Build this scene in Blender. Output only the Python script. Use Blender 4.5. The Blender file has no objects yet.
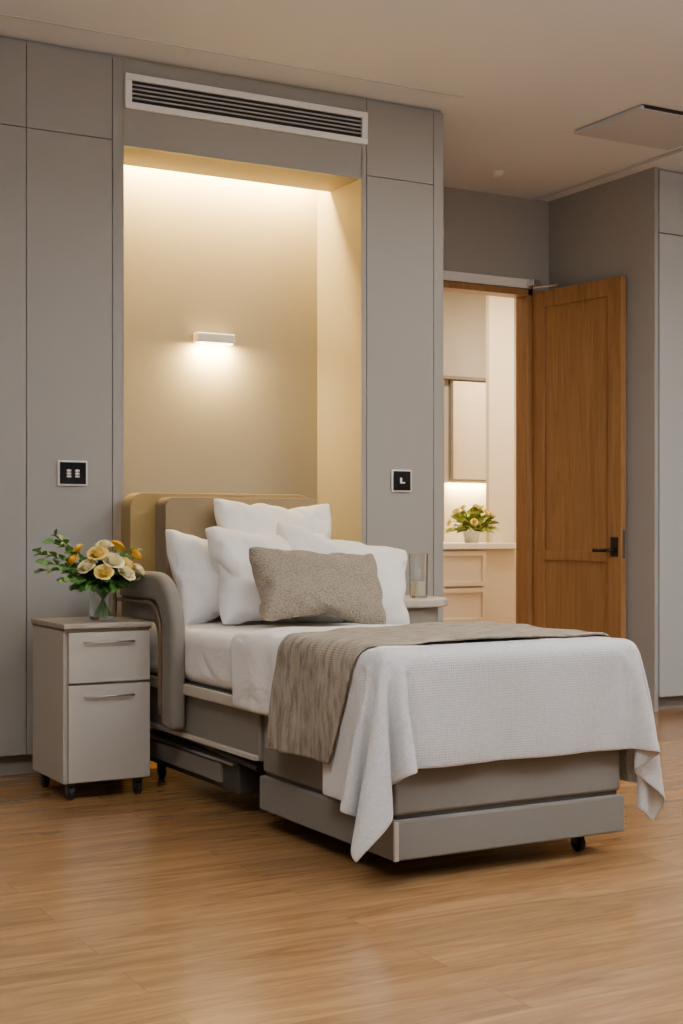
import bpy, bmesh, math, random
from mathutils import Vector, Matrix, noise
random.seed(4)
scene = bpy.context.scene
COL = scene.collection

# ---------------------------------------------------------------- materials
def mat(name, col, rough=0.6, metal=0.0, bump=0.0, bscale=60, var=0.0, vscale=4, sheen=0, stretch=(1,1,1), emit=None, estr=0, trans=0, ior=1.45, spec=0.5, bdist=0.01, distort=0.0):
    m = bpy.data.materials.new(name); m.use_nodes = True
    nt = m.node_tree; b = nt.nodes["Principled BSDF"]
    b.inputs["Base Color"].default_value = (*col, 1)
    b.inputs["Roughness"].default_value = rough
    b.inputs["Metallic"].default_value = metal
    b.inputs["IOR"].default_value = ior
    b.inputs["Specular IOR Level"].default_value = spec
    b.inputs["Transmission Weight"].default_value = trans
    b.inputs["Sheen Weight"].default_value = sheen
    if emit:
        b.inputs["Emission Color"].default_value = (*emit, 1)
        b.inputs["Emission Strength"].default_value = estr
    if bump > 0 or var > 0:
        tc = nt.nodes.new("ShaderNodeTexCoord"); mp = nt.nodes.new("ShaderNodeMapping")
        mp.inputs["Scale"].default_value = stretch
        nt.links.new(tc.outputs["Object"], mp.inputs[0])
    if var > 0:
        n = nt.nodes.new("ShaderNodeTexNoise"); n.inputs["Scale"].default_value = vscale; n.inputs["Detail"].default_value = 5
        nt.links.new(mp.outputs[0], n.inputs["Vector"])
        r = nt.nodes.new("ShaderNodeValToRGB")
        r.color_ramp.elements[0].position = 0.3; r.color_ramp.elements[1].position = 0.7
        r.color_ramp.elements[0].color = (*[c*(1-var) for c in col], 1)
        r.color_ramp.elements[1].color = (*[min(1, c*(1+var)) for c in col], 1)
        nt.links.new(n.outputs["Fac"], r.inputs[0]); nt.links.new(r.outputs[0], b.inputs["Base Color"])
    if bump > 0:
        n2 = nt.nodes.new("ShaderNodeTexNoise"); n2.inputs["Scale"].default_value = bscale; n2.inputs["Detail"].default_value = 3
        n2.inputs["Distortion"].default_value = distort
        nt.links.new(mp.outputs[0], n2.inputs["Vector"])
        bp = nt.nodes.new("ShaderNodeBump"); bp.inputs["Strength"].default_value = bump; bp.inputs["Distance"].default_value = bdist
        nt.links.new(n2.outputs["Fac"], bp.inputs["Height"]); nt.links.new(bp.outputs[0], b.inputs["Normal"])
    return m

M_wall = mat("wall_greige_laminate", (0.318,0.306,0.280), 0.5, var=0.02, vscale=2)
M_wallback = mat("wall_greige_paint", (0.36,0.35,0.328), 0.8)
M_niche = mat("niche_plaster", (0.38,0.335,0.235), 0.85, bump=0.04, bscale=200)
M_ceil = mat("ceiling_paint", (0.76,0.80,0.86), 0.9)
M_panel = mat("ceiling_panel_paint", (0.55,0.575,0.61), 0.8)
M_trim = mat("ceiling_trim_paint", (0.53,0.54,0.56), 0.8)
M_kick = mat("kick_board", (0.25,0.22,0.19), 0.6)
M_white = mat("white_plastic", (0.86,0.86,0.85), 0.4)
M_dark = mat("dark_void", (0.02,0.018,0.016), 0.7)
M_black = mat("black_glass", (0.01,0.01,0.01), 0.15)
M_rwall = mat("wardrobe_laminate", (0.47,0.485,0.49), 0.35)
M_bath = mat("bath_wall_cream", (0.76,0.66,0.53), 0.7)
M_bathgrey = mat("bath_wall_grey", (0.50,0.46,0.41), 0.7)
M_vanity = mat("vanity_lacquer", (0.68,0.60,0.48), 0.45)
M_stone = mat("stone_top", (0.80,0.77,0.72), 0.3, var=0.04, vscale=8)
M_tabletop = mat("side_table_laminate", (0.50,0.46,0.41), 0.35)
M_mirror = mat("mirror_glass", (0.92,0.90,0.86), 0.08, metal=1)
M_chrome = mat("brushed_steel", (0.6,0.58,0.55), 0.3, metal=1)
M_sheet = mat("white_sheet_cotton", (0.80,0.785,0.765), 0.9, bump=0.8, bscale=4.5, sheen=0.1, bdist=0.035, distort=0.8)
M_pillow = mat("pillow_cotton", (0.86,0.85,0.83), 0.9, bump=0.65, bscale=6, sheen=0.1, bdist=0.02, distort=1.0)
M_uph = mat("taupe_upholstery", (0.195,0.178,0.148), 0.85, bump=0.15, bscale=400, sheen=0.1)
M_uph2 = mat("taupe_side_panel", (0.22,0.202,0.170), 0.6, bump=0.05, bscale=200)
M_rail = mat("cream_rail", (0.50,0.46,0.38), 0.4)
M_head = mat("ochre_headboard_fabric", (0.38,0.265,0.10), 0.9, bump=0.2, bscale=350, sheen=0.1)
M_head2 = mat("headboard_cushion_fabric", (0.26,0.195,0.115), 0.9, bump=0.2, bscale=350, sheen=0.1)
M_frame = mat("dark_metal_frame", (0.08,0.076,0.07), 0.5, metal=0.3)
M_wheel = mat("black_rubber", (0.015,0.015,0.015), 0.5)
M_night = mat("nightstand_laminate", (0.43,0.40,0.34), 0.5)
M_nightside = mat("nightstand_front_laminate", (0.42,0.385,0.33), 0.45)
M_nighttop = mat("nightstand_top_veneer", (0.34,0.29,0.235), 0.3, var=0.12, vscale=6, stretch=(1,8,1))
M_brown = mat("walnut_trim", (0.16,0.10,0.06), 0.4)
M_glass = mat("clear_glass", (0.95,0.97,0.96), 0.02, trans=1.0)
M_wax = mat("candle_wax", (0.85,0.80,0.68), 0.5)
M_leaf = mat("leaf_green", (0.06,0.17,0.025), 0.5, var=0.4, vscale=20)
M_leaf2 = mat("leaf_sage", (0.12,0.25,0.06), 0.55, var=0.3, vscale=20)
M_stem = mat("stem_green", (0.10,0.22,0.05), 0.5)
M_rose1 = mat("petal_cream", (0.97,0.90,0.60), 0.6)
M_rose2 = mat("petal_yellow", (0.97,0.62,0.06), 0.6)
M_rose3 = mat("petal_pale_yellow", (0.97,0.78,0.24), 0.6)
M_pot = mat("pot_ceramic", (0.7,0.66,0.58), 0.4)

def weave(name, col, col2, scale, bump, stretch=(1,1,1), rough=0.95, nscale=None, bd=0.004):
    m = bpy.data.materials.new(name); m.use_nodes = True
    nt = m.node_tree; b = nt.nodes["Principled BSDF"]
    b.inputs["Roughness"].default_value = rough; b.inputs["Sheen Weight"].default_value = 0.1
    tc = nt.nodes.new("ShaderNodeTexCoord"); mp = nt.nodes.new("ShaderNodeMapping"); mp.inputs["Scale"].default_value = stretch
    nt.links.new(tc.outputs["Object"], mp.inputs[0])
    v = nt.nodes.new("ShaderNodeTexVoronoi"); v.inputs["Scale"].default_value = scale
    nt.links.new(mp.outputs[0], v.inputs["Vector"])
    n = nt.nodes.new("ShaderNodeTexNoise"); n.inputs["Scale"].default_value = nscale or scale*0.12; n.inputs["Detail"].default_value = 6
    nt.links.new(mp.outputs[0], n.inputs["Vector"])
    mx = nt.nodes.new("ShaderNodeMath"); mx.operation = 'MULTIPLY_ADD'; mx.inputs[1].default_value = 0.5
    nt.links.new(v.outputs["Distance"], mx.inputs[0]); nt.links.new(n.outputs["Fac"], mx.inputs[2])
    r = nt.nodes.new("ShaderNodeValToRGB")
    r.color_ramp.elements[0].position = 0.45; r.color_ramp.elements[1].position = 0.85
    r.color_ramp.elements[0].color = (*col, 1); r.color_ramp.elements[1].color = (*col2, 1)
    nt.links.new(mx.outputs[0], r.inputs[0]); nt.links.new(r.outputs[0], b.inputs["Base Color"])
    bp = nt.nodes.new("ShaderNodeBump"); bp.inputs["Strength"].default_value = bump; bp.inputs["Distance"].default_value = bd
    nt.links.new(mx.outputs[0], bp.inputs["Height"]); nt.links.new(bp.outputs[0], b.inputs["Normal"])
    return m
M_cush = weave("taupe_knit_cushion", (0.19,0.15,0.105), (0.36,0.30,0.225), 130, 1.0, stretch=(1,2.0,1), nscale=110, bd=0.007)

def waffle(name, col, col2, cell, bump, bd, nvec, nfac, rough=0.95):
    """Woven cloth: UVs are in metres along warp / weft."""
    m = bpy.data.materials.new(name); m.use_nodes = True
    nt = m.node_tree; b = nt.nodes["Principled BSDF"]; L=nt.links
    b.inputs["Roughness"].default_value = rough; b.inputs["Sheen Weight"].default_value = 0.1
    uv = nt.nodes.new("ShaderNodeUVMap"); uv.uv_map="UVMap"
    sp = nt.nodes.new("ShaderNodeSeparateXYZ"); L.new(uv.outputs[0], sp.inputs[0])
    def M(op,a,bv=None,cv=None):
        n=nt.nodes.new("ShaderNodeMath"); n.operation=op
        for i,x in enumerate((a,bv,cv)):
            if x is None: continue
            if isinstance(x,(int,float)): n.inputs[i].default_value=x
            else: L.new(x,n.inputs[i])
        return n.outputs[0]
    k=2*math.pi/cell
    sx=M('SINE',M('MULTIPLY',sp.outputs[0],k)); sy=M('SINE',M('MULTIPLY',sp.outputs[1],k))
    h=M('MULTIPLY_ADD',M('MAXIMUM',sx,sy),0.30,0.5)
    mp=nt.nodes.new("ShaderNodeMapping"); mp.inputs["Scale"].default_value=nvec; L.new(uv.outputs[0],mp.inputs[0])
    n=nt.nodes.new("ShaderNodeTexNoise"); n.inputs["Scale"].default_value=1.0; n.inputs["Detail"].default_value=6; n.inputs["Roughness"].default_value=0.65
    L.new(mp.outputs[0],n.inputs["Vector"])
    tot=M('MULTIPLY_ADD',M('SUBTRACT',n.outputs["Fac"],0.5),nfac,h)
    r=nt.nodes.new("ShaderNodeValToRGB"); r.color_ramp.elements[0].position=0.15; r.color_ramp.elements[1].position=0.9
    r.color_ramp.elements[0].color=(*col,1); r.color_ramp.elements[1].color=(*col2,1)
    L.new(tot,r.inputs[0]); L.new(r.outputs[0],b.inputs["Base Color"])
    bp=nt.nodes.new("ShaderNodeBump"); bp.inputs["Strength"].default_value=bump; bp.inputs["Distance"].default_value=bd
    L.new(tot,bp.inputs["Height"]); L.new(bp.outputs[0],b.inputs["Normal"])
    return m
M_blanket = waffle("grey_white_waffle_coverlet", (0.54,0.54,0.54), (0.665,0.665,0.66), 0.0075, 0.5, 0.003, (75,75,75), 1.6)
M_throw = waffle("taupe_woven_throw", (0.145,0.115,0.08), (0.36,0.305,0.23), 0.006, 0.6, 0.003, (12,45,10), 3.0)

def wood(name, c1, c2, stretch, rough=0.4, planks=False):
    m = bpy.data.materials.new(name); m.use_nodes = True
    nt = m.node_tree; b = nt.nodes["Principled BSDF"]; L = nt.links
    b.inputs["Roughness"].default_value = rough
    tc = nt.nodes.new("ShaderNodeTexCoord"); mp = nt.nodes.new("ShaderNodeMapping"); mp.inputs["Scale"].default_value = stretch
    L.new(tc.outputs["Object"], mp.inputs[0])
    vec = mp.outputs[0]
    if planks:
        br = nt.nodes.new("ShaderNodeTexBrick"); br.offset = 0.37
        br.inputs["Scale"].default_value = 1.0; br.inputs["Brick Width"].default_value = 1.8; br.inputs["Row Height"].default_value = 0.16
        br.inputs["Mortar Size"].default_value = 0.0012; br.inputs["Mortar Smooth"].default_value = 0.3
        br.inputs["Color1"].default_value = (0.38,0.38,0.38,1); br.inputs["Color2"].default_value = (0.62,0.62,0.62,1); br.inputs["Mortar"].default_value = (0.12,0.12,0.12,1)
        L.new(tc.outputs["Object"], br.inputs["Vector"])
        ad = nt.nodes.new("ShaderNodeVectorMath"); ad.operation = 'MULTIPLY_ADD'
        ad.inputs[1].default_value = (17,13,15)
        L.new(br.outputs["Color"], ad.inputs[0]); L.new(mp.outputs[0], ad.inputs[2]); vec = ad.outputs[0]
    n = nt.nodes.new("ShaderNodeTexNoise"); n.inputs["Scale"].default_value = 1.5; n.inputs["Detail"].default_value = 10; n.inputs["Distortion"].default_value = 1.8
    n.inputs["Roughness"].default_value = 0.68
    L.new(vec, n.inputs["Vector"])
    r = nt.nodes.new("ShaderNodeValToRGB"); r.color_ramp.elements[0].position = 0.28; r.color_ramp.elements[1].position = 0.72
    r.color_ramp.elements[0].color = (*c1, 1); r.color_ramp.elements[1].color = (*c2, 1)
    L.new(n.outputs["Fac"], r.inputs[0]); out = r.outputs[0]
    if planks:
        mx = nt.nodes.new("ShaderNodeMix"); mx.data_type = 'RGBA'; mx.blend_type = 'OVERLAY'; mx.inputs["Factor"].default_value = 0.42
        L.new(out, mx.inputs["A"]); L.new(br.outputs["Color"], mx.inputs["B"]); out = mx.outputs["Result"]
    L.new(out, b.inputs["Base Color"])
    bp = nt.nodes.new("ShaderNodeBump"); bp.inputs["Strength"].default_value = 0.04; bp.inputs["Distance"].default_value = 0.003
    L.new(n.outputs["Fac"], bp.inputs["Height"]); L.new(bp.outputs[0], b.inputs["Normal"])
    return m
M_floor = wood("oak_floor", (0.205,0.098,0.034), (0.42,0.235,0.098), (1.0,9,1), 0.20, planks=True)
M_door = wood("oak_door_veneer", (0.235,0.108,0.031), (0.40,0.212,0.075), (14,14,0.9), 0.42)

# ---------------------------------------------------------------- helpers
def link(o, parent=None, m=None, smooth=False):
    COL.objects.link(o)
    if parent is not None: o.parent = parent
    if m is not None: o.data.materials.append(m)
    if smooth and o.type == 'MESH':
        for p in o.data.polygons: p.use_smooth = True
    return o
def empty(name, loc=(0,0,0)):
    e = bpy.data.objects.new(name, None); e.location = loc; e.empty_display_size = 0.1
    COL.objects.link(e); return e
def bev(o, w, seg=3):
    b = o.modifiers.new("bevel", 'BEVEL'); b.width = w; b.segments = seg; b.limit_method = 'ANGLE'
    for p in o.data.polygons: p.use_smooth = True
    w2 = o.modifiers.new("wn", 'WEIGHTED_NORMAL'); w2.keep_sharp = True
def box(name, x0,x1,y0,y1,z0,z1, m, parent=None, bevel=0, seg=3):
    me = bpy.data.meshes.new(name)
    vs = [(x0,y0,z0),(x1,y0,z0),(x1,y1,z0),(x0,y1,z0),(x0,y0,z1),(x1,y0,z1),(x1,y1,z1),(x0,y1,z1)]
    fs = [(0,3,2,1),(4,5,6,7),(0,1,5,4),(1,2,6,5),(2,3,7,6),(3,0,4,7)]
    me.from_pydata(vs, [], fs)
    o = link(bpy.data.objects.new(name, me), parent, m)
    if bevel > 0: bev(o, bevel, seg)
    return o
def multibox(name, boxes, m, parent=None, bevel=0):
    vs=[];fs=[]
    for (x0,x1,y0,y1,z0,z1) in boxes:
        k=len(vs)
        vs += [(x0,y0,z0),(x1,y0,z0),(x1,y1,z0),(x0,y1,z0),(x0,y0,z1),(x1,y0,z1),(x1,y1,z1),(x0,y1,z1)]
        fs += [tuple(i+k for i in f) for f in [(0,3,2,1),(4,5,6,7),(0,1,5,4),(1,2,6,5),(2,3,7,6),(3,0,4,7)]]
    me = bpy.data.meshes.new(name); me.from_pydata(vs,[],fs)
    o = link(bpy.data.objects.new(name, me), parent, m)
    if bevel>0: bev(o,bevel,2)
    return o
def lathe(name, prof, loc, m, parent=None, seg=32, axis='Z'):
    vs=[];fs=[]
    n=len(prof)
    for i in range(seg):
        a=2*math.pi*i/seg
        for r,z in prof:
            p=Vector((r*math.cos(a), r*math.sin(a), z))
            if axis=='X': p=Vector((p.z,p.x,p.y))
            if axis=='Y': p=Vector((p.x,p.z,p.y))
            vs.append(p+Vector(loc))
    for i in range(seg):
        j=(i+1)%seg
        for k in range(n-1):
            fs.append((i*n+k, j*n+k, j*n+k+1, i*n+k+1))
    me=bpy.data.meshes.new(name); me.from_pydata(vs,[],fs)
    bm=bmesh.new(); bm.from_mesh(me); bmesh.ops.remove_doubles(bm, verts=bm.verts, dist=1e-5); bmesh.ops.recalc_face_normals(bm, faces=bm.faces); bm.to_mesh(me); bm.free()
    o=link(bpy.data.objects.new(name,me),parent,m,True)
    e=o.modifiers.new("es",'EDGE_SPLIT'); e.split_angle=math.radians(50)
    return o
def prism_yz(name, pts, x0, x1, m, parent=None, bevel=0, seg=4):
    n=len(pts)
    vs=[(x0,y,z) for y,z in pts]+[(x1,y,z) for y,z in pts]
    fs=[tuple(range(n)), tuple(reversed(range(n,2*n)))]
    for i in range(n):
        j=(i+1)%n; fs.append((i,i+n,j+n,j))
    me=bpy.data.meshes.new(name); me.from_pydata(vs,[],fs)
    bm=bmesh.new(); bm.from_mesh(me); bmesh.ops.recalc_face_normals(bm, faces=bm.faces); bm.to_mesh(me); bm.free()
    o=link(bpy.data.objects.new(name,me),parent,m)
    if bevel>0:
        b=o.modifiers.new("bevel",'BEVEL'); b.width=bevel; b.segments=seg; b.limit_method='ANGLE'; b.angle_limit=math.radians(50)
        for p in o.data.polygons: p.use_smooth=True
        w2=o.modifiers.new("wn",'WEIGHTED_NORMAL')
    return o
def rounded_rect(y0,y1,z0,z1,r,corners=(1,1,1,1),n=8):
    pts=[]
    cs=[(y0,z0,180),(y1,z0,270),(y1,z1,0),(y0,z1,90)]
    for k,(y,z,a0) in enumerate(cs):
        rr=r if corners[k] else 0.004
        cy = y+rr if y==y0 else y-rr; cz = z+rr if z==z0 else z-rr
        for i in range(n+1):
            a=math.radians(a0+90*i/n); pts.append((cy+rr*math.cos(a), cz+rr*math.sin(a)))
    return pts
def tube(name, pts, r, m, parent=None, bez=True):
    c=bpy.data.curves.new(name,'CURVE'); c.dimensions='3D'; c.bevel_depth=r; c.bevel_resolution=3; c.resolution_u=8; c.use_fill_caps=True
    s=c.splines.new('NURBS' if bez else 'POLY'); s.points.add(len(pts)-1)
    for i,p in enumerate(pts): s.points[i].co=(*p,1)
    if bez: s.order_u=3; s.use_endpoint_u=True
    o=bpy.data.objects.new(name,c); COL.objects.link(o); o.parent=parent; c.materials.append(m)
    return o
def area(name, loc, sx, sy, power, col, rot=(0,0,0), parent=None, spread=180):
    l=bpy.data.lights.new(name,'AREA'); l.shape='RECTANGLE'; l.size=sx; l.size_y=sy; l.energy=power; l.color=col; l.spread=math.radians(spread)
    o=bpy.data.objects.new(name,l); o.location=loc; o.rotation_euler=rot; COL.objects.link(o); o.parent=parent
    return o

# ---------------------------------------------------------------- room shell
XL,XR,YB=-2.6,7.0,-2.6
H=3.0
box("floor",XL,XR,YB,8.8,-0.05,0,M_floor)
box("ceiling",XL,XR,YB,6.95,H,H+0.06,M_ceil)
box("wall_left",XL-0.1,XL,YB,6.95,0,H,M_wallback)
box("wall_rear",XL,XR,YB-0.1,YB,0,H,M_wallback)
box("wall_right",XR,XR+0.1,YB,6.0,0,H,M_wallback)
# joinery wall with niche
Y0=5.67
wb=empty("wall_back")
NX0,NX1,NZ,NY=2.115,3.278,2.62,6.10
box("carcass_left",XL,NX0,Y0+0.02,6.95,0.085,H,M_wall,wb)
box("carcass_right",NX1,3.724,Y0+0.02,6.95,0.085,H,M_wall,wb)
box("carcass_plinth_left",XL,NX0,Y0+0.05,6.9,0,0.085,M_kick,wb)
box("carcass_plinth_right",NX1,3.70,Y0+0.05,6.9,0,0.085,M_kick,wb)
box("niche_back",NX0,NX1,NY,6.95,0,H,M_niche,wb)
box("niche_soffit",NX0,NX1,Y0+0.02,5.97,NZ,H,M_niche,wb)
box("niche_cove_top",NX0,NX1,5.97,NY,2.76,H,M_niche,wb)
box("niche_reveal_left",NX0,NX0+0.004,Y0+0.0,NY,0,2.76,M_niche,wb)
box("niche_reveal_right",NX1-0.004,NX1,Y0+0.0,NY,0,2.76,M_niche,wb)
g=0.0016
P=[]
def panel(x0,x1,z0,z1): P.append((x0+g,x1-g,Y0,Y0+0.019,z0+g,z1-g))
for a,b in [(XL,-1.2),(-1.2,-0.2),(-0.2,0.75),(0.75,1.70),(1.70,2.068)]:
    panel(a,b,0.085,2.638); panel(a,b,2.638,2.985)
panel(2.068,NX0+0.003,0.085,2.985)
panel(NX0+0.003-2*g,3.302,NZ-g,2.985)
panel(NX1-0.003,3.302,0.085,NZ+g)
panel(3.302,3.670,0.085,2.638); panel(3.302,3.670,2.638,2.985)
panel(3.670,3.727,0.085,2.985)
multibox("wardrobe_panels",P,M_wall,wb,0.001)
# far wall with doorway, right wall, right wardrobe
YF=6.93
box("wall_far_left",3.724,4.25,YF,YF+0.1,0,H,M_wallback)
box("wall_far_right",5.178,5.34,YF,YF+0.1,0,H,M_wallback)
box("wall_far_header",4.25,5.178,YF,YF+0.1,2.46,H,M_wallback)
wr=empty("wall_side_wardrobe")
box("return_panel",5.32,5.345,5.985,YF,0,H,M_wallback,wr)
box("wardrobe_carcass",5.345,XR,6.02,YF,0.07,H,M_rwall,wr)
box("wardrobe_plinth",5.345,XR,6.05,6.9,0,0.07,M_kick,wr)
multibox("wardrobe_doors",[(5.37,5.95,6.0,6.019,0.075,2.64),(5.37,5.95,6.0,6.019,2.648,2.99),(5.957,6.5,6.0,6.019,0.075,2.64),(5.957,6.5,6.0,6.019,2.648,2.99),(6.507,7,6.0,6.019,0.075,2.99)],M_rwall,wr,0.0012)
# ceiling trims
box("trim_1",XL,3.70,5.442,5.450,H-0.004,H,M_trim)
box("trim_2",5.18,5.20,0,YF,H-0.012,H,M_trim)
box("trim_3",3.724,5.178,YF-0.012,YF,2.455,2.51,M_white)

# vent
vt=empty("air_conditioning_vent")
vx0,vx1,vz0,vz1=2.12,3.30,2.777,2.925
yv=Y0-0.016
multibox("vent_frame",[(vx0,vx1,yv,Y0,vz1-0.028,vz1),(vx0,vx1,yv,Y0,vz0,vz0+0.028),(vx0,vx0+0.03,yv,Y0,vz0+0.028,vz1-0.028),(vx1-0.03,vx1,yv,Y0,vz0+0.028,vz1-0.028)],M_white,vt,0.002)
box("vent_void",vx0+0.03,vx1-0.03,Y0-0.003,Y0-0.001,vz0+0.028,vz1-0.028,M_dark,vt)
sl=[]
for i in range(4):
    z=vz0+0.028+0.0185*(i+1)
    sl.append((vx0+0.03,vx1-0.03,yv+0.001,Y0-0.004,z-0.0022,z+0.0022))
multibox("vent_slats",sl,M_trim,vt)

# ceiling panel & detector
cp=empty("ceiling_access_panel")
box("panel_leaf",4.48,5.10,5.135,5.63,H-0.022,H-0.004,M_panel,cp,0.002)
box("panel_gap",4.486,5.094,5.13,5.624,H-0.004,H,M_dark,cp)
box("panel_hinge",4.50,5.08,5.128,5.135,H-0.016,H-0.002,M_dark,cp)
lathe("smoke_detector",[(0,-0.025),(0.022,-0.025),(0.032,-0.015),(0.04,0),(0,0)],(4.63,6.5,H),M_white)

# control plates
def plate(x0,x1,zc,kind):
    e=empty("wall_control_panel")
    h=0.052
    box("bezel",x0,x1,Y0-0.012,Y0,zc-h,zc+h,M_white,e,0.003)
    box("glass",x0+0.007,x1-0.007,Y0-0.015,Y0-0.011,zc-h+0.007,zc+h-0.007,M_black,e,0.001)
    xc=(x0+x1)/2
    if kind:
        bs=[]
        for dx in(-0.018,0.018):
            bs += [(xc+dx-0.009,xc+dx+0.009,Y0-0.0165,Y0-0.0148,zc+dz-0.0035,zc+dz+0.0035) for dz in (-0.014,-0.002,0.010)]
            bs += [(xc+dx-0.003,xc+dx+0.001,Y0-0.0165,Y0-0.0148,zc-0.018,zc+0.016)]
    else:
        bs=[(xc-0.012,xc-0.002,Y0-0.0165,Y0-0.0148,zc-0.008,zc+0.014),(xc-0.012,xc+0.014,Y0-0.0165,Y0-0.0148,zc-0.012,zc-0.006)]
    multibox("buttons",bs,M_white,e)
plate(1.829,1.955,1.235,True)
plate(3.432,3.540,1.230,False)

# niche wall lamp
wl=empty("wall_lamp")
M_glow=mat("lamp_diffuser",(0.9,0.8,0.6),0.4,emit=(1,0.78,0.45),estr=14)
box("lamp_body",2.612,2.805,NY-0.065,NY-0.012,1.870,1.914,M_white,wl,0.006)
box("lamp_mount",2.66,2.76,NY-0.014,NY,1.878,1.902,M_chrome,wl)
box("lamp_diffuser",2.622,2.795,NY-0.06,NY-0.018,1.865,1.871,M_glow,wl)
WARM=(1.0,0.69,0.28)
area("lamp_light",(2.71,NY-0.045,1.858),0.16,0.035,13,WARM,(math.radians(20),0,0),wl)
# cove LED
cl=empty("cove_led_strip")
M_led=mat("led_strip",(0.9,0.8,0.6),0.4,emit=(1,0.76,0.42),estr=12)
box("led_profile",NX0+0.03,NX1-0.03,5.972,5.985,2.735,2.76,M_led,cl)
area("cove_light",((NX0+NX1)/2,6.02,2.72),1.1,0.05,66,WARM,(math.radians(24),0,0),cl)

# ---------------------------------------------------------------- doorway + door
df=empty("door_frame")
multibox("architrave",[(5.145,5.185,YF-0.018,YF+0.1,0,2.45),(4.25,5.185,YF-0.018,YF+0.1,2.41,2.45),(4.25,4.29,YF-0.018,YF+0.1,0,2.41)],M_door,df,0.003)
d=empty("door_1",(5.178,YF-0.02,0)); d.rotation_euler=(0,0,math.radians(7.0))
W=0.715; T=0.042; DH=2.43; z0=0.012
box("core",0.012,T-0.008,-W+0.01,-0.01,z0+0.01,DH-0.01,M_door,d)
st=0.10
multibox("stiles_rails",[(0,T,-st,0,z0,DH),(0,T,-W,-W+st,z0,DH),(0,T,-W+st,-st,DH-0.10,DH),(0,T,-W+st,-st,0.82,0.88),(0,T,-W+st,-st,z0,0.2)],M_door,d,0.004)
box("lock_edge",0.012,T-0.012,-W-0.002,-W+0.001,0.84,1.0,M_frame,d)
box("handle_plate",-0.007,0,-W+0.02,-W+0.075,0.85,0.96,M_black,d,0.004)
tube("handle_lever",[(-0.007,-W+0.045,0.885),(-0.05,-W+0.045,0.885),(-0.055,-W+0.06,0.885),(-0.055,-W+0.16,0.885)],0.011,M_black,d,False)
dc=empty("door_closer")
box("closer_body",5.145,5.20,YF-0.075,YF-0.021,2.462,2.50,M_chrome,dc,0.004)
tube("closer_arm",[(5.165,YF-0.05,2.455),(5.19,YF-0.17,2.45),(5.212,YF-0.22,2.45)],0.007,M_chrome,dc,False)

# ---------------------------------------------------------------- bathroom
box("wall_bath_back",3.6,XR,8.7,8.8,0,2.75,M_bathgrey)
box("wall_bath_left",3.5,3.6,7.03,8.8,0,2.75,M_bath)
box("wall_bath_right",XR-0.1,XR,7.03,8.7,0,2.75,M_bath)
box("wall_bath_front",5.34,XR,6.94,7.03,0,2.8,M_bath)
box("ceiling_bath",3.6,XR-0.1,7.03,8.7,2.75,2.8,M_ceil)
box("wall_bath_partition",5.785,6.0,8.22,8.26,0.912,2.75,M_bath)
box("wall_bath_partition_lower",5.91,6.0,8.22,8.26,0,0.912,M_bath)
va=empty("bathroom_vanity")
box("vanity_body",4.75,5.86,8.02,8.68,0.08,0.87,M_vanity,va)
box("vanity_plinth",4.8,5.8,8.08,8.68,0,0.08,M_kick,va)
box("vanity_top",4.72,5.90,7.98,8.69,0.87,0.91,M_stone,va,0.004)
dr=[]
for k in range(3):
    z=0.12+k*0.25
    for x0,x1 in [(4.80,5.20),(5.22,5.60)]:
        dr += [(x0,x1,8.0,8.019,z,z+0.235)]
multibox("vanity_drawers",dr,M_vanity,va,0.004)
multibox("vanity_drawer_frames",[b for (x0,x1,y0,y1,z,z1) in dr for b in [(x0,x1,7.99,8.0,z,z+0.03),(x0,x1,7.99,8.0,z1-0.03,z1),(x0,x0+0.03,7.99,8.0,z+0.03,z1-0.03),(x1-0.03,x1,7.99,8.0,z+0.03,z1-0.03)]],M_vanity,va)
mc=empty("mirror_cabinet")
box("cabinet_carcass",5.76,6.14,8.66,8.70,1.36,2.10,M_kick,mc)
box("cabinet_mirror",5.772,6.128,8.652,8.659,1.372,2.088,M_mirror,mc)
box("cabinet_cornice",5.2,6.16,8.63,8.7,2.10,2.122,M_kick,mc)
box("side_mirror",5.2,5.66,8.66,8.69,1.1,2.1,M_mirror,mc)
multibox("side_mirror_frame",[(5.67,5.685,8.64,8.70,0.92,2.1),(5.2,5.67,8.65,8.70,1.0,1.1)],M_kick,mc)
area("mirror_light",(5.92,8.66,1.350),0.36,0.05,13,WARM,(0,0,0),mc)
def blight(x,y,p):
    bl=empty("bath_unseen_light")
    box("light_frame",x-0.2,x+0.2,y-0.2,y+0.2,2.735,2.75,M_white,bl)
    area("bath_light",(x,y,2.73),0.36,0.36,p,(1,0.80,0.55),(0,0,0),bl)
blight(5.2,7.7,38)
blight(6.35,7.45,34)  # extra lamp added to brighten the front wall reflected in the mirror

# ---------------------------------------------------------------- foliage helpers
def leaf_geo(vs,fs,base,dirv,length,width,droop=0.3):
    dirv=dirv.normalized(); side=dirv.cross(Vector((0,0,1)))
    if side.length<0.1: side=Vector((1,0,0))
    side.normalize(); side=(Matrix.Rotation(random.uniform(-0.9,0.9),3,dirv)@side)
    up=side.cross(dirv); n=5; k=len(vs)
    for i in range(n+1):
        t=i/n; w=width*math.sin(math.pi*min(1,t*0.92+0.06))**0.8*(0.5 if t<1 else 0.05)
        c=base+dirv*length*t-Vector((0,0,1))*droop*length*t*t
        vs += [c-side*w+up*w*0.3, c, c+side*w+up*w*0.3]
    for i in range(n):
        a=k+i*3; fs += [(a,a+1,a+4,a+3),(a+1,a+2,a+5,a+4)]
def mesh_obj(name,vs,fs,m,parent,smooth=True):
    me=bpy.data.meshes.new(name); me.from_pydata([tuple(v) for v in vs],[],fs)
    return link(bpy.data.objects.new(name,me),parent,m,smooth)
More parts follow.
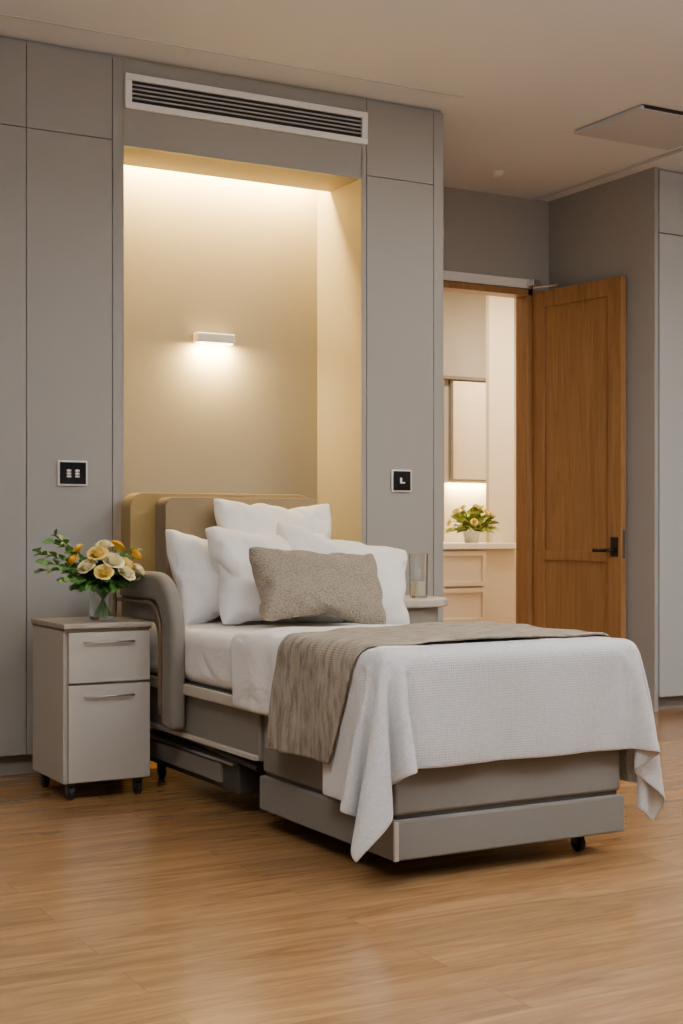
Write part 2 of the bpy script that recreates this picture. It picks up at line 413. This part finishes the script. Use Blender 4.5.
def rose(name,c,r,direction,m,parent):
    vs=[];fs=[]
    q=Vector((0,0,1)).rotation_difference(Vector(direction).normalized()).to_matrix()
    for ring,(rr,hh,np_,op) in enumerate([(0.20,1.02,3,-0.1),(0.36,1.04,3,-0.05),(0.54,1.0,4,0.03),(0.74,0.93,5,0.10),(0.92,0.80,5,0.24),(1.0,0.62,5,0.50)]):
        off=random.uniform(0,6)
        for k in range(np_):
            a0=off+2*math.pi*k/np_; wd=math.pi/np_*1.5; b=len(vs); NU,NV=7,6
            for j in range(NV+1):
                v=j/NV
                for i in range(NU+1):
                    u=-1+2*i/NU
                    a=a0+u*wd*(0.6+0.4*math.sin(math.pi*min(v+0.2,1)*0.7))
                    edge=1-0.12*u*u*v
                    rad=r*rr*(0.2+0.8*math.sin(v*math.pi/2))*(1+op*v**3*0.6)*(1+0.05*u)+0.02*r*u
                    z=r*(hh*1.1*v*edge-max(0,op)*0.35*v**4)-0.35*r
                    vs.append(Vector(c)+q@Vector((rad*math.cos(a),rad*math.sin(a),z)))
            for j in range(NV):
                for i in range(NU):
                    p=b+j*(NU+1)+i; fs.append((p,p+1,p+NU+2,p+NU+1))
    return mesh_obj(name,vs,fs,m,parent)

# bathroom plant
pp=empty("potted_plant")
pc=Vector((5.62,8.20,0.911))
lathe("pot",[(0,0),(0.045,0),(0.06,0.08),(0.056,0.08),(0.045,0.07),(0,0.07)],pc,M_pot,pp)
vs=[];fs=[]
for i in range(190):
    a=random.uniform(0,6.28); e=random.uniform(0.0,1.3); dv=Vector((math.cos(a)*math.cos(e),math.sin(a)*math.cos(e),math.sin(e)))
    leaf_geo(vs,fs,pc+Vector((0,0,0.08))+dv*random.uniform(0.02,0.15),dv,random.uniform(0.05,0.08),0.045,0.3)
mesh_obj("foliage",vs,fs,mat("bath_leaf",(0.28,0.34,0.06),0.5,var=0.4,vscale=15),pp)
for i in range(12):
    a=random.uniform(0,6.28); e=random.uniform(0.3,1.4); dv=Vector((math.cos(a)*math.cos(e),math.sin(a)*math.cos(e),math.sin(e)))
    rose("blossom_%d"%(i+1),pc+Vector((0,0,0.08))+dv*0.18,0.02,dv,M_rose3,pp)

# ---------------------------------------------------------------- nightstand
ns=empty("nightstand")
nx0,nx1,ny0,ny1=1.652,1.988,5.03,5.43
box("body",nx0,nx1,ny0+0.02,ny1,0.065,0.628,M_night,ns,0.003)
box("top",nx0-0.006,nx1+0.006,ny0-0.006,ny1+0.004,0.636,0.655,M_nighttop,ns,0.004)
box("top_rim",nx0,nx1,ny0,ny1,0.6285,0.636,M_brown,ns)
box("drawer_upper",nx0+0.014,nx1-0.004,ny0,ny0+0.019,0.435,0.622,M_nightside,ns,0.003)
box("drawer_lower",nx0+0.014,nx1-0.004,ny0,ny0+0.019,0.070,0.427,M_nightside,ns,0.003)
for nm,z in (("handle_upper",0.585),("handle_lower",0.385)):
    tube(nm,[(nx0+0.075,ny0+0.002,z),(nx0+0.075,ny0-0.018,z),(nx1-0.075,ny0-0.018,z),(nx1-0.075,ny0+0.002,z)],0.0038,M_chrome,ns,False)
def caster(x,y,r,name,parent):
    lathe(name,[(0,-0.012),(r*0.8,-0.012),(r,-0.008),(r,0.008),(r*0.8,0.012),(0,0.012)],(x,y,r),M_wheel,parent,20,'X')
    box(name+"_fork",x-0.016,x+0.016,y-0.01,y+0.012,r*0.9,max(r*2.1,0.072),M_frame,parent)
for i,(x,y) in enumerate([(nx0+0.035,ny0+0.05),(nx1-0.035,ny0+0.05),(nx0+0.035,ny1-0.05),(nx1-0.035,ny1-0.05)]):
    caster(x,y,0.027,"caster_%d"%(i+1),ns)

# flower vase
fv=empty("flower_vase")
vc=Vector((1.858,5.20,0.655))
lathe("vase",[(0,0.002),(0.046,0.002),(0.052,0.012),(0.054,0.07),(0.050,0.12),(0.053,0.145),(0.050,0.145),(0.047,0.12),(0.050,0.07),(0.047,0.016),(0,0.012)],vc,M_glass,fv)
top=vc+Vector((0,0,0.14))
heads=[(-0.125,-0.02,0.150,0.021,M_rose2),(-0.080,-0.05,0.125,0.026,M_rose1),(-0.045,-0.07,0.175,0.027,M_rose3),(0.01,-0.08,0.145,0.030,M_rose1),(0.075,-0.05,0.130,0.027,M_rose3),
       (0.0,-0.02,0.205,0.024,M_rose1),(0.120,-0.02,0.170,0.022,M_rose2),(-0.035,-0.11,0.105,0.025,M_rose3),(0.055,-0.10,0.100,0.026,M_rose1),(-0.085,0.03,0.190,0.020,M_rose2),(0.060,0.02,0.200,0.024,M_rose2),
       (0.118,-0.06,0.110,0.022,M_rose1),(-0.12,0.05,0.12,0.02,M_rose1),(0.03,0.08,0.17,0.024,M_rose3),(0.09,0.05,0.15,0.022,M_rose1)]
for i,(x,y,z,r,m) in enumerate(heads):
    p=vc+Vector((x*1.02,y,z+0.080))
    rose("rose_%d"%(i+1),p,r*1.16,(x*1.0,y*1.0,0.11),m,fv)
    tube("stem_%d"%(i+1),[vc+Vector((-x*0.25,-y*0.25,0.02)),vc+Vector((x*0.12,y*0.12,0.13)),p-Vector((0,0,r*0.3))],0.0025,M_stem,fv)
vs=[];fs=[]; vs2=[];fs2=[]
for i in range(240):
    a=random.uniform(0,6.28); e=random.uniform(-0.15,1.1)
    dv=Vector((math.cos(a)*math.cos(e),math.sin(a)*math.cos(e),math.sin(e)))
    leaf_geo(vs,fs,top+dv*random.uniform(0.02,0.10),dv,random.uniform(0.04,0.06),0.032,0.4)
sprays=[((-0.26,-0.02,0.12),18),((-0.23,0.05,0.05),14),((-0.25,-0.05,0.08),18),((0.12,-0.02,0.12),9),((0.10,0.05,0.04),8),((-0.16,0.08,0.18),11),((-0.18,-0.08,0.01),11),((0.10,-0.09,0.01),7),((-0.2,-0.03,0.16),13)]
for i,(t,n) in enumerate(sprays):
    end=top+Vector(t); mid=top+Vector(t)*0.5+Vector((0,0,0.035))
    tube("spray_stem_%d"%(i+1),[vc+Vector((0,0,0.03)),top,mid,end],0.0018,M_stem,fv)
    for k in range(n):
        f=0.25+0.75*k/(n-1)
        c=(top*(1-f)**2+mid*2*f*(1-f)+end*f*f)
        dv=(Vector(t).normalized()+Vector((random.uniform(-1,1),random.uniform(-1,1),random.uniform(-0.6,0.8)))*0.8)
        leaf_geo(vs2,fs2,c,dv,random.uniform(0.03,0.05),0.028,0.25)
mesh_obj("leaves",vs,fs,M_leaf,fv); mesh_obj("spray_leaves",vs2,fs2,M_leaf2,fv)

# ---------------------------------------------------------------- side table (far side of bed)
stb=empty("side_table")
tx,ty,tz=3.215,5.28,0.705
def rr_prism(name,cx,cy,hx,hy,r,z0,z1,m,parent,bevel=0.004):
    pts=rounded_rect(cx-hx,cx+hx,cy-hy,cy+hy,r,(1,1,1,1),10); n=len(pts)
    vs=[(x,y,z0) for x,y in pts]+[(x,y,z1) for x,y in pts]
    fs=[tuple(reversed(range(n))),tuple(range(n,2*n))]+[(i,(i+1)%n,(i+1)%n+n,i+n) for i in range(n)]
    me=bpy.data.meshes.new(name); me.from_pydata(vs,[],fs); o=link(bpy.data.objects.new(name,me),parent,m); 
    b=o.modifiers.new("b",'BEVEL'); b.width=bevel; b.segments=3; b.limit_method='ANGLE'; b.angle_limit=math.radians(50)
    return o
rr_prism("top",tx,ty,0.225,0.20,0.17,tz-0.035,tz,M_tabletop,stb,0.008)
rr_prism("apron",tx,ty,0.18,0.17,0.14,0.40,tz-0.036,M_uph2,stb)
rr_prism("pedestal",tx,ty,0.04,0.04,0.035,0.02,0.40,M_frame,stb)
rr_prism("base",tx,ty,0.16,0.16,0.12,0,0.02,M_frame,stb)
gh=empty("glass_candle_jar")
lathe("jar",[(0,0.001),(0.036,0.001),(0.039,0.008),(0.042,0.19),(0.0425,0.193),(0.037,0.193),(0.034,0.012),(0,0.010)],(3.30,5.22,tz),M_glass,gh,28)
lathe("wax",[(0,0.0125),(0.030,0.0125),(0.030,0.075),(0,0.073)],(3.30,5.22,tz),M_wax,gh,24)
lathe("glass_candle_holder",[(0,0.001),(0.03,0.001),(0.03,0.01),(0.008,0.02),(0.008,0.08),(0.03,0.10),(0.034,0.2),(0.030,0.2),(0.026,0.104),(0,0.095)],(3.17,5.36,tz),M_glass,None,28)

# ---------------------------------------------------------------- bed structure
bed=empty("adjustable_bed")
BX0,BX1=2.084,2.905
box("foot_box",BX0,BX1,3.42,4.27,0.192,0.46,M_uph,bed,0.012)
box("foot_plinth",BX0-0.008,BX1+0.008,3.41,4.28,0.066,0.180,M_uph,bed,0.008)
box("foot_shadow_gap",BX0+0.01,BX1-0.01,3.43,4.26,0.178,0.194,M_frame,bed)
box("corner_seam",BX0-0.011,BX0+0.004,3.405,3.412,0.068,0.178,M_rail,bed)
box("side_box",BX0-0.01,BX1+0.01,4.275,5.36,0.225,0.395,M_uph2,bed,0.008)
box("deck",BX0-0.02,BX1+0.02,3.5,5.38,0.395,0.435,M_frame,bed)
box("side_rail_near",2.045,2.066,3.7,5.36,0.392,0.432,M_rail,bed,0.005)
box("side_rail_lower",2.058,2.076,4.28,5.36,0.228,0.245,M_rail,bed,0.003)
box("side_rail_far",2.936,2.957,3.7,5.36,0.392,0.432,M_rail,bed,0.005)
box("base_platform",2.10,2.90,4.50,5.42,0.075,0.195,M_frame,bed,0.01)
box("base_cover",2.085,2.905,4.62,5.43,0.10,0.17,M_uph2,bed,0.006)
box("base_trim",2.08,2.10,4.5,5.43,0.178,0.188,M_chrome,bed)
tube("lift_link",[(2.11,4.35,0.19),(2.11,4.9,0.215),(2.11,5.2,0.20)],0.012,M_frame,bed,False)
box("lift_column",2.35,2.65,4.3,4.9,0.15,0.3,M_frame,bed)
for i,(x,y) in enumerate([(2.80,3.50),(2.30,4.0),(2.30,4.6),(2.75,4.6),(2.16,5.35),(2.84,5.35)]):
    caster(x,y,0.027,"bed_caster_%d"%(i+1),bed)
box("mattress",2.06,2.94,3.46,5.38,0.432,0.630,M_sheet,bed,0.05,6)
def prism_xz(name, x0,x1,z0,z1,r,y0,y1,m,parent,bevel):
    pts=rounded_rect(x0,x1,z0,z1,r,(0,0,1,1),10); n=len(pts)
    vs=[(x,y0,z) for x,z in pts]+[(x,y1,z) for x,z in pts]
    fs=[tuple(range(n)),tuple(reversed(range(n,2*n)))]+[(i,i+n,(i+1)%n+n,(i+1)%n) for i in range(n)]
    me=bpy.data.meshes.new(name); me.from_pydata(vs,[],fs)
    bm=bmesh.new(); bm.from_mesh(me); bmesh.ops.recalc_face_normals(bm, faces=bm.faces); bm.to_mesh(me); bm.free()
    o=link(bpy.data.objects.new(name,me),parent,m)
    b=o.modifiers.new("b",'BEVEL'); b.width=bevel; b.segments=5; b.limit_method='ANGLE'; b.angle_limit=math.radians(50)
    for p in o.data.polygons: p.use_smooth=True
    o.modifiers.new("wn",'WEIGHTED_NORMAL')
prism_xz("headboard",2.09,2.93,0.22,1.155,0.06,5.52,5.63,M_head,bed,0.025)
prism_xz("headboard_cushion",2.20,2.91,0.40,1.135,0.04,5.41,5.53,M_head2,bed,0.03)
def band(path,w):
    L=[];R=[]
    for i,p in enumerate(path):
        a=path[max(0,i-1)]; b=path[min(len(path)-1,i+1)]
        t=Vector((b[0]-a[0],b[1]-a[1])).normalized(); n=Vector((-t.y,t.x))
        L.append((p[0]+n.x*w/2,p[1]+n.y*w/2)); R.append((p[0]-n.x*w/2,p[1]-n.y*w/2))
    return L+R[::-1]
def arcpath(yf,yb,zt,zb,r):
    pts=[(yb,zt)]
    for i in range(11):
        a=math.radians(90+90*i/10); pts.append((yf+r+r*math.cos(a), zt-r+r*math.sin(a)))
    pts.append((yf,zb)); return pts
prism_yz("wing_roll",band(arcpath(4.91,5.42,0.785,0.26,0.16),0.11),1.999,2.06,M_uph,bed,0.024,5)
prism_yz("wing_infill",band(arcpath(5.0,5.42,0.70,0.30,0.12),0.09),2.02,2.05,M_uph2,bed,0.004)
tube("wing_wood_trim",[(2.004,p[0],p[1]) for p in arcpath(4.975,5.42,0.722,0.34,0.12)],0.009,M_brown,bed,False)

# ---------------------------------------------------------------- cloth simulation (geometry only)
def grid(name, x0,x1,yfun0,yfun1,z,step,m=None,parent=None):
    nx=max(2,int((x1-x0)/step)); ny=max(2,int(abs(yfun1(0.5)-yfun0(0.5))/step))
    vs=[];fs=[]
    for j in range(ny+1):
        for i in range(nx+1):
            u=i/nx; v=j/ny
            x=x0+(x1-x0)*u; y=yfun0(u)*(1-v)+yfun1(u)*v
            vs.append((x,y,z+0.0010*noise.noise(Vector((x*9,y*9,z)))))
    for j in range(ny):
        for i in range(nx):
            a=j*(nx+1)+i; fs.append((a,a+1,a+nx+2,a+nx+1))
    me=bpy.data.meshes.new(name); me.from_pydata(vs,[],fs)
    ul=me.uv_layers.new(name="UVMap")
    for lp in me.loops:
        c=vs[lp.vertex_index]; ul.data[lp.index].uv=(c[0],c[1])
    o=link(bpy.data.objects.new(name,me),parent,m,True)
    return o
def cloth(o, bend=0.4, mass=0.3, selfc=False, dist=0.006, frames=60, pin=None, damp=3):
    c=o.modifiers.new("Cloth",'CLOTH'); s=c.settings
    s.quality=7; s.mass=mass; s.tension_stiffness=20; s.compression_stiffness=20; s.shear_stiffness=6; s.bending_stiffness=bend; s.air_damping=damp
    s.tension_damping=10; s.compression_damping=10; s.shear_damping=8
    c.collision_settings.collision_quality=3; c.collision_settings.distance_min=dist
    c.collision_settings.use_self_collision=selfc; c.collision_settings.self_distance_min=0.006
    c.point_cache.frame_start=1; c.point_cache.frame_end=frames
    if pin:
        vg=o.vertex_groups.new(name="pin"); vg.add([v.index for v in o.data.vertices if pin(v.co)],1.0,'REPLACE'); s.vertex_group_mass="pin"
    return c
def collider(o,t=0.004):
    o.modifiers.new("Collision",'COLLISION'); o.collision.thickness_outer=t; o.collision.thickness_inner=0.05; o.collision.cloth_friction=15
def colbox(x0,x1,y0,y1,z0,z1,b=0.035):
    o=box("tmp_col",x0,x1,y0,y1,z0,z1,M_dark)
    bm=bmesh.new(); bm.from_mesh(o.data)
    bmesh.ops.bevel(bm,geom=bm.edges[:],offset=b,segments=4,affect='EDGES',profile=0.5); bmesh.ops.triangulate(bm,faces=bm.faces[:]); bm.to_mesh(o.data); bm.free()
    collider(o); return o
def run(frames):
    for f in range(1,frames+1): scene.frame_set(f)
def freeze(o):
    dg=bpy.context.evaluated_depsgraph_get(); me=bpy.data.meshes.new_from_object(o.evaluated_get(dg))
    o.modifiers.clear(); o.data=me
    for p in me.polygons: p.use_smooth=True
def pillow_mesh(name,w,h,m,nx=30,off=(0,0,0)):
    ny=int(nx*h/w); vs=[];idx={}
    for s in (1,-1):
        for j in range(ny+1):
            for i in range(nx+1):
                edge = i in(0,nx) or j in (0,ny)
                if s==-1 and edge: idx[(s,i,j)]=idx[(1,i,j)]; continue
                idx[(s,i,j)]=len(vs)
                vs.append((w*(i/nx-0.5)+off[0],h*(j/ny-0.5)+off[1],off[2]+(0 if edge else s*0.004+0.003*noise.noise(Vector((i*0.4,j*0.4,s+off[0]*3))))))
    fs=[]
    for s in (1,-1):
        for j in range(ny):
            for i in range(nx):
                q=[idx[(s,i,j)],idx[(s,i+1,j)],idx[(s,i+1,j+1)],idx[(s,i,j+1)]]
                fs.append(tuple(q if s==1 else q[::-1]))
    me=bpy.data.meshes.new(name); me.from_pydata(vs,[],fs)
    return link(bpy.data.objects.new(name,me),None,m,True)
def pcloth(o,press,frames):
    c=cloth(o,bend=0.15,mass=0.2,frames=frames,damp=6); s=c.settings
    s.use_pressure=True; s.uniform_pressure_force=press; s.effector_weights.gravity=0
    s.shear_stiffness=10
FR=55
colA=colbox(2.055,2.945,3.44,5.39,0.2,0.635)
duvet=grid("duvet",2.055-0.235,2.945+0.22,lambda u:3.46,lambda u:4.40+0.05*math.sin(u*5),0.650,0.022,M_sheet,bed)
cloth(duvet,bend=1.2,frames=FR,pin=lambda c:2.3<c.x<2.7 and 3.6<c.y<4.2)
pil=[]
specs=[("bed_pillow",0.66,0.46,5.0),("bed_pillow",0.60,0.46,5.0),("bed_pillow",0.62,0.46,6.0),("bed_pillow",0.64,0.46,5.0),("throw_cushion",0.54,0.36,5.0)]
for i,(n,w,h,p) in enumerate(specs):
    o=pillow_mesh(n,w,h,M_cush if n=="throw_cushion" else M_pillow,34,(10+i*2,0,5)); pcloth(o,p,FR); pil.append(o)
run(FR)
freeze(duvet)
for o in pil: freeze(o)
bpy.data.objects.remove(colA)
for v in duvet.data.vertices:     # loft of the filling
    p=v.co
    if p.z>0.60: p.z += 0.008+0.012*noise.noise(Vector((p.x*5,p.y*9,0)))
    elif p.x<2.2: p.x -= 0.006+0.012*noise.noise(Vector((p.y*11,p.z*4,3)))
scene.frame_set(1)
colB=colbox(2.035,2.955,3.395,5.3,0.02,0.650)
cov=grid("coverlet",2.035-0.44,2.955+0.44,lambda u:3.395-0.32,lambda u:3.74,0.661,0.018,M_blanket,bed)
cloth(cov,bend=1.8,frames=FR,selfc=True,pin=lambda c:2.1<c.x<2.9 and c.y>3.70)
run(FR); freeze(cov)
bpy.data.objects.remove(colB)
scene.frame_set(1)
collider(cov,0.004)
colC=colbox(2.028,2.964,3.388,5.3,0.02,0.657)
sk=lambda u: 0.17*max(0,(0.24-u)/0.24)
thr=grid("throw_blanket",2.02-0.34,2.97+0.17,lambda u:3.50+0.04*u+sk(u),lambda u:3.93+0.32*u+sk(u)*1.1,0.672,0.018,M_throw,bed)
cloth(thr,bend=0.9,frames=FR,selfc=False,pin=lambda c:2.25<c.x<2.75)
run(FR); freeze(thr)
cov.modifiers.clear(); bpy.data.objects.remove(colC)
scene.frame_set(1)
for v in thr.data.vertices:   # soft rumples in the throw
    p=v.co; r=0.006*noise.noise(Vector((p.x*3+p.y*2,p.y*14,p.z*2)))+0.0035*noise.noise(Vector((p.x*16,p.y*6,p.z*9)))
    if p.z>0.64: p.z += 0.005+r
    elif p.x<2.2: p.x -= 0.005+r*1.8
for v in cov.data.vertices:   # gentle vertical folds where the coverlet hangs over the foot
    p=v.co; f=max(0,min(1,(0.63-p.z)/0.25))
    if p.y<3.42 and 2.15<p.x<2.9: p.y -= f*(0.008+0.010*math.sin(p.x*17+1.2)+0.006*noise.noise(Vector((p.x*7,p.z*3,2))))
for o,t,f in ((duvet,0.012,0),(cov,0.005,0),(thr,0.009,-0.6)):
    s=o.modifiers.new("solid",'SOLIDIFY'); s.thickness=t; s.offset=f
    sb=o.modifiers.new("sub",'SUBSURF'); sb.levels=1; sb.render_levels=1

def place(o,w,h,t,loc,lean,yaw,roll):
    co=[v.co.copy() for v in o.data.vertices]
    mn=Vector([min(c[i] for c in co) for i in range(3)]); mx=Vector([max(c[i] for c in co) for i in range(3)])
    ce=(mn+mx)/2; s=mx-mn
    for v in o.data.vertices:
        p=v.co-ce; U=max(-1,min(1,p.x/s.x*2)); V=max(-1,min(1,p.y/s.y*2))
        Z=p.z/s.z
        X=U*(1+0.07*(1-V*V)); Y=V*(1+0.095*(1-U*U))
        k=1-0.035*(abs(U)**4)*(abs(V)**4)
        p=Vector((X*k*w/2, Y*k*h/2, Z*t))
        cr=max(0,abs(U*V))**0.7
        p.z += 0.006*cr*math.sin((U*3-V*2.2)*5+loc[0]*7)*(1 if Z>0 else 0.3)
        p.z += 0.009*noise.noise(p*8+Vector((loc[0]*9,0,0)))+0.004*noise.noise(p*20)
        p.x += 0.006*noise.noise(Vector((V*2,U,loc[0]*5)));  p.y += 0.008*noise.noise(Vector((U*2,V,loc[0]*7)))
        lowf=max(0,-p.y/(h/2))
        p.z*=1+0.35*lowf*(1-lowf)
        v.co=p
    o.location=loc
    o.rotation_euler=(Matrix.Rotation(math.radians(yaw),3,'Z')@Matrix.Rotation(math.radians(lean),3,'X')@Matrix.Rotation(math.radians(roll),3,'Z')).to_euler()
    sb=o.modifiers.new("sub",'SUBSURF'); sb.levels=1; sb.render_levels=2
place(pil[0],0.56,0.42,0.17,(2.655,5.30,0.935),72,0,-2)
place(pil[1],0.50,0.43,0.19,(2.40,5.24,0.82),70,0,3)
place(pil[2],0.57,0.44,0.20,(2.53,5.06,0.81),62,2,-3)
place(pil[3],0.60,0.44,0.20,(2.80,5.00,0.80),60,-4,-13)
place(pil[4],0.54,0.34,0.16,(2.57,4.78,0.785),58,-4,-4)

# ---------------------------------------------------------------- added room lights, all out of view
NEUT=(1.0,0.925,0.82)
def fill_panel(x,y,sx,sy,p,col=NEUT):  # added unseen panels, placed for room brightness and the bed's shadow side
    e=empty("added_ceiling_light")
    multibox("frame",[(x-sx/2-0.02,x+sx/2+0.02,y-sy/2-0.02,y-sy/2,H-0.02,H),(x-sx/2-0.02,x+sx/2+0.02,y+sy/2,y+sy/2+0.02,H-0.02,H),(x-sx/2-0.02,x-sx/2,y-sy/2,y+sy/2,H-0.02,H),(x+sx/2,x+sx/2+0.02,y-sy/2,y+sy/2,H-0.02,H)],M_white,e)
    area("added_panel_light",(x,y,H-0.01),sx,sy,p,col,(0,0,0),e)
fill_panel(4.6,3.5,0.9,0.5,88)
fill_panel(0.2,2.4,1.2,0.6,44)
fill_panel(2.4,-0.9,1.2,0.6,16)
def fill_uplight(x,y,p):  # invented fixture above the view, added to brighten the ceiling
    e=empty("added_uplight_fixture")
    box("uplight_body",x-0.6,x+0.6,y-0.05,y+0.05,2.42,2.46,M_white,e,0.004)
    for k,dx in enumerate((-0.5,0.5)):
        tube("uplight_wire_%d"%(k+1),[(x+dx,y,2.46),(x+dx,y,3.0)],0.002,M_chrome,e,False)
    area("uplight",(x,y,2.47),1.15,0.08,p,(0.98,0.98,1.0),(math.pi,0,0),e)
fill_uplight(0.7,1.6,90)
fill_uplight(3.6,1.1,185)

w=bpy.data.worlds.new("world"); scene.world=w; w.use_nodes=True
w.node_tree.nodes["Background"].inputs[0].default_value=(0.8,0.85,1,1); w.node_tree.nodes["Background"].inputs[1].default_value=0.3

# ---------------------------------------------------------------- camera
cam=bpy.data.cameras.new("camera"); co=bpy.data.objects.new("camera",cam); COL.objects.link(co)
co.location=(0,0,1.0); co.rotation_euler=(math.radians(90),0,math.radians(-29.2))
cam.sensor_fit='VERTICAL'; cam.sensor_height=36; cam.lens=1420/1024*36; cam.shift_y=18/1024; cam.clip_start=0.05
scene.camera=co
